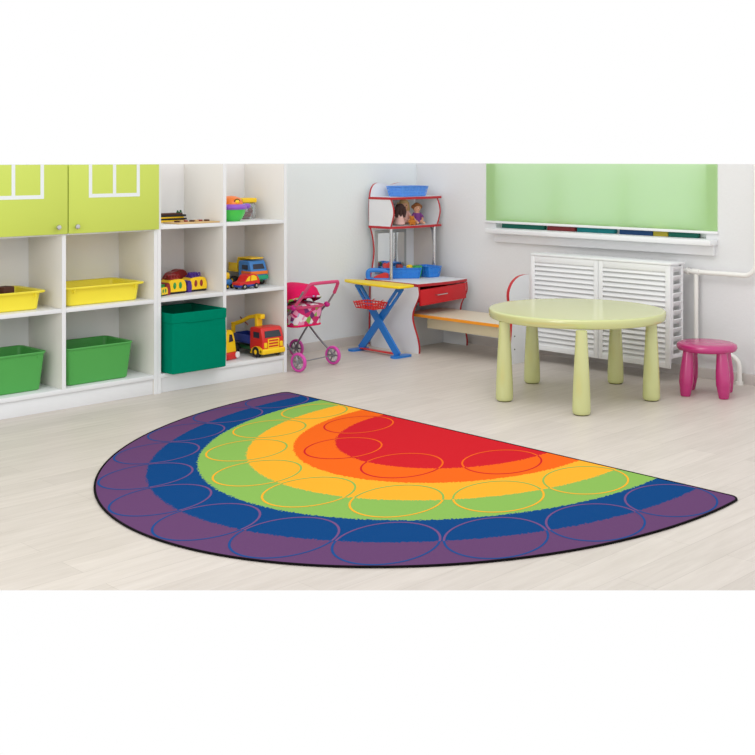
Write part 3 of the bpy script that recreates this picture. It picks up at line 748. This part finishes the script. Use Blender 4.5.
# dolls sitting in the hutch
def doll(label, loc, rz, hair, cloth, s=1.0, long_hair=True, face=True):
    """faces local -y, sitting; height about .19"""
    t = thing('doll', label, 'doll', loc, rz, 'dolls in the hutch')
    m = MB()
    m.ball((0, 0, .125 * s), (.030 * s, .029 * s, .034 * s), n=18)
    m.tube([(0, 0, .10 * s), (0, .002, .085 * s)], .012 * s, 10)
    m.tube([(0, .002, .092 * s), (0, .004, .05 * s), (0, 0, .018 * s)], [.022 * s, .026 * s, .028 * s], 12)
    for q in (-1, 1):
        m.tube([(q * .020 * s, 0, .082 * s), (q * .038 * s, -.008 * s, .06 * s), (q * .034 * s, -.034 * s, .042 * s), (q * .03 * s, -.044 * s, .038 * s)], [.011 * s, .0095 * s, .0075 * s, .007 * s], 10)
        m.tube([(q * .014 * s, 0, .018 * s), (q * .022 * s, -.04 * s, .022 * s), (q * .026 * s, -.075 * s, .012 * s), (q * .026 * s, -.088 * s, .018 * s)], [.016 * s, .014 * s, .010 * s, .010 * s], 10)
    b = m.build('body', SKIN, t)
    r_ = b.modifiers.new('remesh', 'REMESH'); r_.mode = 'VOXEL'; r_.voxel_size = .003; r_.use_smooth_shade = True
    m = MB()
    m.tube([(0, .002, .088 * s), (0, .003, .06 * s), (0, -.002, .012 * s)], [.024 * s, .03 * s, .042 * s], 18)
    for q in (-1, 1): m.tube([(q * .020 * s, 0, .083 * s), (q * .038 * s, -.008 * s, .061 * s), (q * .036 * s, -.024 * s, .05 * s)], [.014 * s, .013 * s, .012 * s], 10)
    m.build('dress', cloth, t)
    m = MB(); m.ball((0, .006 * s, .133 * s), (.034 * s, .032 * s, .034 * s), n=18)
    m.ball((0, -.012 * s, .150 * s), (.027 * s, .018 * s, .014 * s), n=14)
    if long_hair:
        for q in (-1, 0, 1): m.tube([(q * .02 * s, .014 * s, .14 * s), (q * .03 * s, .018 * s, .10 * s), (q * .028 * s, .020 * s, .06 * s)], [.02 * s, .018 * s, .010 * s], 10)
    else:
        for q in (-1, 1): m.ball((q * .032 * s, .004 * s, .135 * s), (.014 * s, .012 * s, .016 * s), n=10)
    h = m.build('hair', hair, t)
    if face:
        m = MB()
        for q in (-1, 1): m.ball((q * .010 * s, -.0275 * s, .127 * s), .0032 * s, n=8)
        m.build('eye', BROWN, t)
        MB().ball((0, -.0275 * s, .113 * s), (.005 * s, .0022 * s, .002 * s), n=8).build('mouth', MAROON, t)
    return t
fz = .9035
doll('doll with long dark brown hair facing away, leftmost in hutch', (6.275, 6.10, fz), math.radians(150), HAIRD, CLPINK, 1.0)
doll('blond long-haired doll sitting in middle of the hutch', (6.385, 6.165, fz), math.radians(-30), HAIRB, CLPINK, 1.17)
doll('auburn-haired doll in purple dress, rightmost in hutch', (6.475, 6.11, fz), math.radians(-25), HAIRR, CLPURP, 1.0, long_hair=False)
# small plush bear in front of the dolls
t = thing('plush_bear', 'small orange brown plush toy in front of blond doll', 'soft toy', (6.355, 6.05, fz), math.radians(-35))
m = MB(); m.ball((0, 0, .024), (.02, .017, .024)); m.ball((0, -.003, .055), (.017, .015, .015))
for q in (-1, 1):
    m.ball((q * .013, -.001, .068), .006, n=8); m.tube([(q * .014, 0, .036), (q * .026, -.012, .024)], [.008, .007], 8); m.tube([(q * .01, -.004, .010), (q * .018, -.03, .009)], [.009, .008], 8)
b = m.build('plush_body', CLORG, t); r_ = b.modifiers.new('remesh', 'REMESH'); r_.mode = 'VOXEL'; r_.voxel_size = .0025; r_.use_smooth_shade = True

# ------------------------------------------------------------------ toy ironing board
IX = 5.865
ib = thing('toy_ironing_board', 'toy ironing board with yellow top and crossed blue legs', 'toy', (IX, 5.93, 0))
def I(mb, nm, mt, par=None):
    o = mb.build(nm, mt, par or ib)
    if par is None: o.location = (-IX, -5.93, 0)
    return o
out = smooth([(IX - .085, 5.665), (IX - .06, 5.63), (IX + .06, 5.63), (IX + .085, 5.665), (IX + .095, 5.80), (IX + .085, 6.0), (IX + .05, 6.19), (IX + .015, 6.262), (IX - .015, 6.262), (IX - .05, 6.19), (IX - .085, 6.0), (IX - .095, 5.80)], 6, True)
m = MB(); m.prism(out, .494, .512, 'z'); 
o = I(m, 'board_top', YBOARD); bv = o.modifiers.new('bevel', 'BEVEL'); bv.width = .005; bv.segments = 3; bv.limit_method = 'ANGLE'
def bar(y0, z0, y1, z1, w, x0, x1, slot=False):
    dx = Vector((0, y1 - y0, z1 - z0)); n = Vector((0, -dx.z, dx.y)).normalized() * (w / 2); d = dx.normalized()
    a = Vector((0, y0, z0)); b = Vector((0, y1, z1)); m = MB()
    def Q(p, q, ww, off):
        nn = n.normalized()
        P = [p + nn * (off - ww / 2), p + nn * (off + ww / 2), q + nn * (off + ww / 2), q + nn * (off - ww / 2)]
        m.prism([(v.y, v.z) for v in P], x0, x1, 'x')
    if not slot: Q(a, b, w, 0)
    else:
        L = dx.length; s0, s1 = L * .70, L * .93
        Q(a, a + d * s0, w, 0); Q(a + d * s1, b, w, 0)
        Q(a + d * (s0 - .001), a + d * (s1 + .001), w * .32, w * .34); Q(a + d * (s0 - .001), a + d * (s1 + .001), w * .32, -w * .34)
    return m
I(bar(5.705, .012, 6.125, .494, .052, IX - .022, IX - .004, True), 'leg', BLUEP)
I(bar(6.115, .012, 5.70, .494, .052, IX + .004, IX + .022, True), 'leg', BLUEP)
for y in (5.69, 6.125):
    m = MB(); m.prism(rrect(IX - .09, IX + .09, y - .035, y + .035, .03), 0, .014, 'z'); I(m, 'foot', BLUEP)
I(MB().box(IX - .02, IX + .02, 5.72, 6.095, .014, .022, .003), 'cross_bar', REDP)
rb = basket('laundry_basket', 'small red plastic basket hooked on the blue ironing board legs', (IX - .104, 5.895, .338), PI / 2, .175, .11, .052, REDP, .014, 1, lattice=True)
for k in (-.045, .045):
    MB().tube([(k, -.064, .044), (k, -.075, .055), (k, -.088, .055)], .003, 8).build('hook', REDP, rb)
# toy iron
t = thing('toy_iron', 'blue toy iron stand with red toy iron on yellow board', 'toy', (5.98, 6.13, .5025), math.radians(-50))
t.location = (6.105, 6.150, .5025); t.scale = (.82, .82, .78)
m = MB(); m.prism(smooth([(-.105, 0), (-.105, .055), (-.095, .085), (-.06, .092), (.02, .088), (.085, .07), (.105, .03), (.105, 0)], 4) , -.03, -.022, 'y')
# open frame with a handle hole
m = MB(); ps = smooth([(-.10, .008), (-.104, .05), (-.094, .08), (-.05, .088), (.02, .084), (.08, .066), (.10, .03), (.10, .008)], 4)
m.tube([(a, 0, b) for a, b in ps], .011, 10, flat=2.0); m.box(-.11, .11, -.035, .035, 0, .014, .005)
m.build('iron_stand', BLUEB, t)
m = MB(); m.prism(smooth([(-.055, .014), (-.035, .03), (.01, .05), (.05, .066), (.085, .056), (.088, .014)], 4), -.028, .028, 'y'); m.build('iron_body', REDP, t)

# ------------------------------------------------------------------ bench
bn = thing('bench', 'low cream bench with orange front edge running under the window', 'bench', (6.37, 5.4, 0))
def N(mb, nm, mt):
    o = mb.build(nm, mt, bn); o.location = (-6.37, -5.4, 0); return o
m = MB(); m.prism([(6.15, 4.978), (6.56, 4.978), (6.56, 5.928), (6.15, 5.928)], .249, .270, 'z', 0, 1); N(m, 'seat', [BENCHT, ORANGE])
N(MB().box(6.215, 6.235, 4.978, 5.76, .165, .249, .001), 'apron', BENCHA)
ep = [(6.385, 0), (6.385, .602)] + smooth([(6.34, .605), (6.27, .594), (6.21, .56), (6.172, .505), (6.168, .45), (6.185, .39), (6.20, .31), (6.195, .22), (6.185, .12), (6.195, 0)], 5)
N(MB().prism(ep, 4.953, 4.977, 'y', 0, 1), 'end_panel', [WHITE, RED])
for z in (.10, .19): N(MB().lathe([(0, 0), (.005, 0), (.005, .002), (0, .0025)], 10, M=Matrix.Translation((6.225, 4.953, z)) @ Matrix.Rotation(PI / 2, 4, 'X')), 'screw', BLACKP)
N(MB().box(6.50, 6.52, 4.978, 5.928, .165, .249, .001), 'rear_rail', BENCHA)
N(MB().box(6.42, 6.56, 5.00, 5.018, 0, .249, .001), 'rear_leg', WHITE)

# ------------------------------------------------------------------ round table and stool
tb = thing('round_table', 'low round lime plastic children table with tapered legs', 'table', (5.685, 4.055, 0))
R_ = .522; zt = .512
MB().lathe([(0, zt - .052), (R_ - .016, zt - .052), (R_ - .006, zt - .049), (R_ - .002, zt - .042), (R_, zt - .02), (R_, zt - .008), (R_ - .003, zt - .002), (R_ - .010, zt), (R_ - .03, zt + .0003), (0, zt)], 96).build('table_top', TABLE, tb, ang=50)
leg = MB().lathe([(0, .006), (.045, .006), (.049, .012), (.0505, .03), (.049, .1), (.042, .25), (.034, .40), (.031, zt - .051)], 28)
ftp = MB().lathe([(0, 0), (.040, 0), (.042, .004), (.040, .007), (0, .007)], 24)
first = None
for k, (x, y) in enumerate([(5.232, 4.238), (5.248, 3.709), (5.852, 3.645), (5.775, 4.456), (6.140, 4.082)]):
    loc = (x - 5.685, y - 4.055, 0)
    if first is None:
        first = leg.build('leg', TABLE, tb, loc); fp = ftp.build('foot_pad', FOOT, first)
    else:
        l2 = share(first, 'leg', tb, loc); share(fp, 'foot_pad', l2, (0, 0, 0))
st = thing('stool', 'small round magenta plastic stool by the wall', 'stool', (6.245, 3.51, 0))
MB().lathe([(0, .262), (.150, .262), (.170, .268), (.177, .284), (.173, .300), (.155, .308), (.10, .3095), (0, .3095)], 64).build('seat', PINKST, st, ang=60)
f3 = None
for k in range(4):
    a = math.radians(23 + 45 + 90 * k); cx, cy = .156 * math.cos(a), .156 * math.sin(a)
    if f3 is None:
        pr = [(0, 0), (.026, 0), (.030, .006), (.037, .05), (.041, .075), (.042, .078), (.042, .11), (.040, .16), (.034, .22), (.030, .264)]
        m = MB().lathe(pr, 24)
        f3 = m.build('leg', PINKST, st, (cx, cy, 0))
    else: f3 = f3 if share(f3, 'leg', st, (cx, cy, 0)) is None else f3
for ch in [o for o in bpy.data.objects if o.parent == st and o.name.startswith('leg')]:
    x, y = ch.location.x, ch.location.y; r = math.hypot(x, y)
    # splay: foot outward
    ch.rotation_euler = (math.radians(4.0) * (y / r) * -1 * -1, math.radians(-4.0) * (x / r), 0)
    ch.rotation_euler.x = math.radians(4.5) * (y / r); ch.rotation_euler.y = -math.radians(4.5) * (x / r)

# ------------------------------------------------------------------ doll pram
pm = thing('doll_pram', 'pink doll pram with patchwork basket and crimson hood', 'toy pram', (5.165, 6.0, 0))
def Pm(mb, nm, mt):
    o = mb.build(nm, mt, pm); o.location = (-5.165, -6.0, 0); return o
PX0, PX1, PY0, PY1 = 5.032, 5.302, 5.875, 6.235
def pram_wheel(x, y):
    m = MB(); M = Matrix.Rotation(PI / 2, 4, 'Y'); r, w = .064, .022
    m.lathe([(r * .76, -w / 2), (r * .94, -w / 2), (r, -w * .25), (r, w * .25), (r * .94, w / 2), (r * .76, w / 2), (r * .74, 0), (r * .76, -w / 2)], 36, M=M, loop=True)
    o = m.build('wheel', PINKT, pm); o.location = (x - 5.165, y - 6.0, r); o.rotation_euler.z = math.radians(9)
    m = MB(); m.lathe([(0, -.012), (.014, -.012), (.014, .012), (0, .012)], 16, M=M)
    ringp = [(0, r * .72 * math.cos(a), r * .72 * math.sin(a)) for a in [2 * PI * k / 28 for k in range(28)]]
    m.tube(ringp, .005, 8, closed=True)
    for k in range(6):
        a = 2 * PI * k / 6; m.tube([(0, .01 * math.cos(a), .01 * math.sin(a)), (0, r * .72 * math.cos(a), r * .72 * math.sin(a))], .0055, 6)
    m.build('hub', STEEL, o)
pram_wheel(4.975, 5.768); pram_wheel(5.328, 5.818); pram_wheel(5.345, 6.22); pram_wheel(5.005, 6.185)
m = MB()
for y0, y1 in ((5.765, 5.815), (6.185, 6.22)): m.tube([(4.985, y0, .064), (5.345, y1, .064)], .004, 8)
Pm(m, 'axle', STEEL)
for x, dx in ((5.315, .012), (5.012, -.005)):
    m = MB(); m.tube(smooth([(x + dx, 5.80 if x > 5.2 else 5.765, .064), (x, 5.93, .155), (x, 6.055, .25), (x, 6.09, .275)], 5), .007, 10)
    Pm(m, 'frame_tube', STEEL)
    m = MB(); m.tube(smooth([(x + dx, 6.215 if x > 5.2 else 6.185, .064), (x, 6.14, .15), (x, 6.055, .25), (x, 5.95, .34), (x, 5.862, .415)], 5), .007, 10)
    Pm(m, 'frame_tube', STEEL)
# handle: grey lower arms, pink foam bow
m = MB()
for x in (5.315, 5.012): m.tube([(x, 5.865, .405), (x, 5.765, .525)], .007, 10)
Pm(m, 'handle_arm', STEEL)
hb = smooth([(5.315, 5.79, .495), (5.305, 5.75, .55), (5.295, 5.735, .572), (5.265, 5.73, .578), (5.085, 5.73, .578), (5.05, 5.735, .572), (5.038, 5.75, .55), (5.02, 5.80, .475), (5.012, 5.84, .43)], 5)
Pm(MB().tube(hb, .0115, 12), 'handle_grip', PINKH)
m = MB()
for x in (5.315, 5.012): m.ball((x, 5.865, .41), (.018, .026, .02), n=14)
Pm(m, 'hinge', PINKB)
# basket body
bm = bmesh.new(); cxm, cym = (PX0 + PX1) / 2, (PY0 + PY1) / 2
def pr_(ex, z, r): return [bm.verts.new((a, b, z)) for a, b in rrect(PX0 - ex, PX1 + ex, PY0 - ex, PY1 + ex, r, 5)]
RS = [pr_(-.03, .272, .03), pr_(-.012, .279, .04), pr_(-.004, .32, .05), pr_(.004, .37, .055), pr_(.008, .40, .06), pr_(.0, .402, .055), pr_(-.006, .37, .05), pr_(-.02, .289, .03)]
for A, Bq in zip(RS, RS[1:]):
    for k in range(len(A)): bm.faces.new((A[k], A[(k + 1) % len(A)], Bq[(k + 1) % len(A)], Bq[k]))
bm.faces.new(list(reversed(RS[0]))); bm.faces.new(RS[-1]); bmesh.ops.recalc_face_normals(bm, faces=bm.faces[:])
m = MB(); m.add(bm, 0); Pm(m, 'basket', PATCH)
m = MB(); m.tube([(a, b, .404) for a, b in rrect(PX0 - .008, PX1 + .008, PY0 - .008, PY1 + .008, .06, 5)], .010, 8, closed=True)
Pm(m, 'basket_rim', PINKH)
m = MB(); m.tube([(a, b, .277) for a, b in rrect(PX0 + .01, PX1 - .01, PY0 + .01, PY1 - .01, .04, 5)], .007, 8, closed=True)
Pm(m, 'basket_trim', CANOPY)
# cover over the foot of the basket
m = MB(); bmc = bmesh.new(); rows = []
for j in range(9):
    u = j / 8; y = PY0 - .004 + u * .10; row = []
    for k in range(17):
        w = k / 16 * 2 - 1; row.append(bmc.verts.new((cxm + w * (.139), y, .408 + .03 * (1 - w * w) * (.3 + .7 * math.sin(u * PI / 2)) + .003 * math.sin(k * 1.9 + j))))
    rows.append(row)
for A, Bq in zip(rows, rows[1:]):
    for k in range(16): bmc.faces.new((A[k], A[k + 1], Bq[k + 1], Bq[k]))
m.add(bmc, 0); o = Pm(m, 'foot_cover', PATCH); sd = o.modifiers.new('thick', 'SOLIDIFY'); sd.thickness = .006
# hood: folding half dome with hoops
def hood_pt(th, ph, grow=1.0):
    # th: hoop angle from near (0) to the far end (pi), ph: along the hoop
    R0x, R0 = .150, .185
    prof = math.sin(ph) ** .6
    q = lambda v, e: math.copysign(abs(v) ** e, v)
    y = 6.045 - q(math.cos(th), .62) * R0 * prof * grow; z = .408 + q(math.sin(th), .7) * .136 * prof * grow * (1 + .10 * math.cos(th)) + .01 * prof
    return (cxm - q(math.cos(ph), .8) * R0x * grow, y, z)
bmh = bmesh.new(); rows = []
NT, NP = 26, 24
for i in range(NT + 1):
    th = math.radians(14 + (180 - 14) * i / NT); g = 1 + .012 * math.cos(i * 2 * PI / 6.5)
    rows.append([bmh.verts.new(hood_pt(th, PI * (.02 + .96 * k / NP), g)) for k in range(NP + 1)])
for A, Bq in zip(rows, rows[1:]):
    for k in range(NP): bmh.faces.new((A[k], A[k + 1], Bq[k + 1], Bq[k]))
m = MB(); m.add(bmh, 0); o = Pm(m, 'hood', CANOPY); sd = o.modifiers.new('thick', 'SOLIDIFY'); sd.thickness = .006
for th in (14,):
    m = MB(); m.tube([hood_pt(math.radians(th), PI * (.02 + .96 * k / 24), 1.01) for k in range(25)], .007, 8); Pm(m, 'hood_trim', PATCH)

# ------------------------------------------------------------------ rainbow rug
HM = [[0.08550513, -1.97275658, 0.8588063], [1.4967373, -0.11757201, 0.11367854], [0.05817371, -0.06256873, 1.0]]
def rugxy(u, v):
    w = HM[2][0] * u + HM[2][1] * v + 1.0
    q = (1.4 - .0035) / 1.4          # height of the pile above the floor plane
    return (q * (3.6 + (HM[0][0] * u + HM[0][1] * v + HM[0][2]) / w), q * (3.8 + (HM[1][0] * u + HM[1][1] * v + HM[1][2]) / w))
def rug_outline(n=220, rc=.026):
    o = []
    a0 = math.asin(rc / (1 - rc)); cxr = math.sqrt((1 - rc) ** 2 - rc ** 2)
    for k in range(n + 1):
        a = a0 + (PI - 2 * a0) * k / n; o.append((math.cos(a), math.sin(a)))
    for k in range(1, 9):            # left corner (u=-1)
        a = PI - a0 + (PI / 2 + a0) * k / 8; o.append((-cxr + rc * math.cos(a), rc + rc * math.sin(a)))
    for k in range(1, 60): o.append((-cxr + 2 * cxr * k / 60, 0.0))
    for k in range(0, 8):
        a = -PI / 2 + (PI / 2 + a0) * k / 8; o.append((cxr + rc * math.cos(a), rc + rc * math.sin(a)))
    return o
OUT = rug_outline(); RT = .006
me = bpy.data.meshes.new('rug_pile'); vs, fs, mi, uvs = [], [], [], []
K_ = 44; c0 = (0.0, .25)
for j in range(K_ + 1):
    t_ = j / K_
    for (u, v) in OUT:
        uu, vv = c0[0] + (u - c0[0]) * t_, c0[1] + (v - c0[1]) * t_; x, y = rugxy(uu, vv); vs.append((x, y, RT)); uvs.append((uu, vv))
n = len(OUT)
for j in range(K_):
    for k in range(n):
        k2 = (k + 1) % n; fs.append((j * n + k, (j + 1) * n + k, (j + 1) * n + k2, j * n + k2) if j else (k, n + k, n + k2)); mi.append(0)
o0 = len(vs)
for (u, v) in OUT: x, y = rugxy(u, v); vs.append((x, y, 0.0)); uvs.append((u, v))
for k in range(n): k2 = (k + 1) % n; fs.append((K_ * n + k, o0 + k, o0 + k2, K_ * n + k2)); mi.append(0)
fs.append(tuple(reversed(range(o0, o0 + n)))); mi.append(0)
for Rr, N_, a1, st_ in ((.882, 12, 7.4, 15.0), (.630, 8, 11.0, 22.52), (.3625, 4, 22.3, 44.8)):
    for q in range(N_):
        a = math.radians(a1 + st_ * q); cu, cv = Rr * math.cos(a), Rr * math.sin(a); S = 72; b0 = len(vs); hwid = .0026
        for k in range(S):
            b = 2 * PI * k / S
            for rr in (.111 - hwid, .111 + hwid):
                uu, vv = cu + rr * math.cos(b), cv + rr * math.sin(b); x, y = rugxy(uu, vv); vs.append((x, y, RT + .0006)); uvs.append((uu, vv))
        for k in range(S):
            k2 = (k + 1) % S; fs.append((b0 + 2 * k, b0 + 2 * k + 1, b0 + 2 * k2 + 1, b0 + 2 * k2)); mi.append(1)
me.from_pydata(vs, [], fs); me.materials.append(RUG); me.materials.append(RUGL); me.polygons.foreach_set('material_index', mi)
uvl = me.uv_layers.new(name='rug')
for lp in me.loops: uvl.data[lp.index].uv = uvs[lp.vertex_index]
me.update()
bmq = bmesh.new(); bmq.from_mesh(me); 
for f in bmq.faces:
    if f.material_index == 0 and abs(f.normal.z) > .5:
        up = f.calc_center_median().z > RT / 2
        if (f.normal.z > 0) != up: f.normal_flip()
    elif f.material_index == 1 and f.normal.z < 0: f.normal_flip()
bmq.to_mesh(me); bmq.free()
rug = thing('rug', 'half-round rainbow striped rug with circle outlines on floor', 'rug', (3.6, 3.8, 0))
ro = bpy.data.objects.new('rug_pile', me); C.objects.link(ro); ro.parent = rug; ro.location = (-3.6, -3.8, 0)
m = MB(); m.tube([(*rugxy(u, v), 0.0045) for u, v in OUT], .0055, 8, closed=True, flat=.75)
o = m.build('edge_binding', RUGE, rug); o.location = (-3.6, -3.8, 0)

# ------------------------------------------------------------------ camera
cam = bpy.data.cameras.new('camera'); co = bpy.data.objects.new('camera', cam); C.objects.link(co)
cam.sensor_width = 36; cam.lens = 1151 / 755 * 36; cam.shift_y = -217.5 / 755; cam.clip_start = .05
co.location = (0, 0, 1.40); co.rotation_euler = (PI / 2, 0, math.radians(45.3 - 90))
bpy.context.scene.camera = co

# ------------------------------------------------------------------ light
w = bpy.data.worlds.new('daylight'); bpy.context.scene.world = w; w.use_nodes = True
w.node_tree.nodes['Background'].inputs['Color'].default_value = (1, 1, 1, 1)
w.node_tree.nodes['Background'].inputs['Strength'].default_value = 1.0
def area(name, loc, size, power, col=(1, .97, .92)):
    l = bpy.data.lights.new(name, 'AREA'); l.shape = 'RECTANGLE'; l.size, l.size_y = size; l.energy = power; l.color = col
    o = bpy.data.objects.new(name, l); C.objects.link(o); o.location = loc; return o
area('ceiling_lamp', (4.3, 3.4, 2.9), (1.4, 1.4), 24, (1, .985, .96))
f = area('fill_light', (.2, 3.0, 1.7), (2.0, 1.4), 38, (1, 1, 1))  # added fill lamp out of view, no real source; brightens walls and cabinet cells
f.rotation_euler = (math.radians(84), 0, math.radians(-48))
sc = bpy.context.scene
sc.view_settings.view_transform = 'Standard'; sc.view_settings.look = 'None'; sc.view_settings.gamma = 1; sc.view_settings.exposure = 0.0
sc.view_settings.use_curve_mapping = False
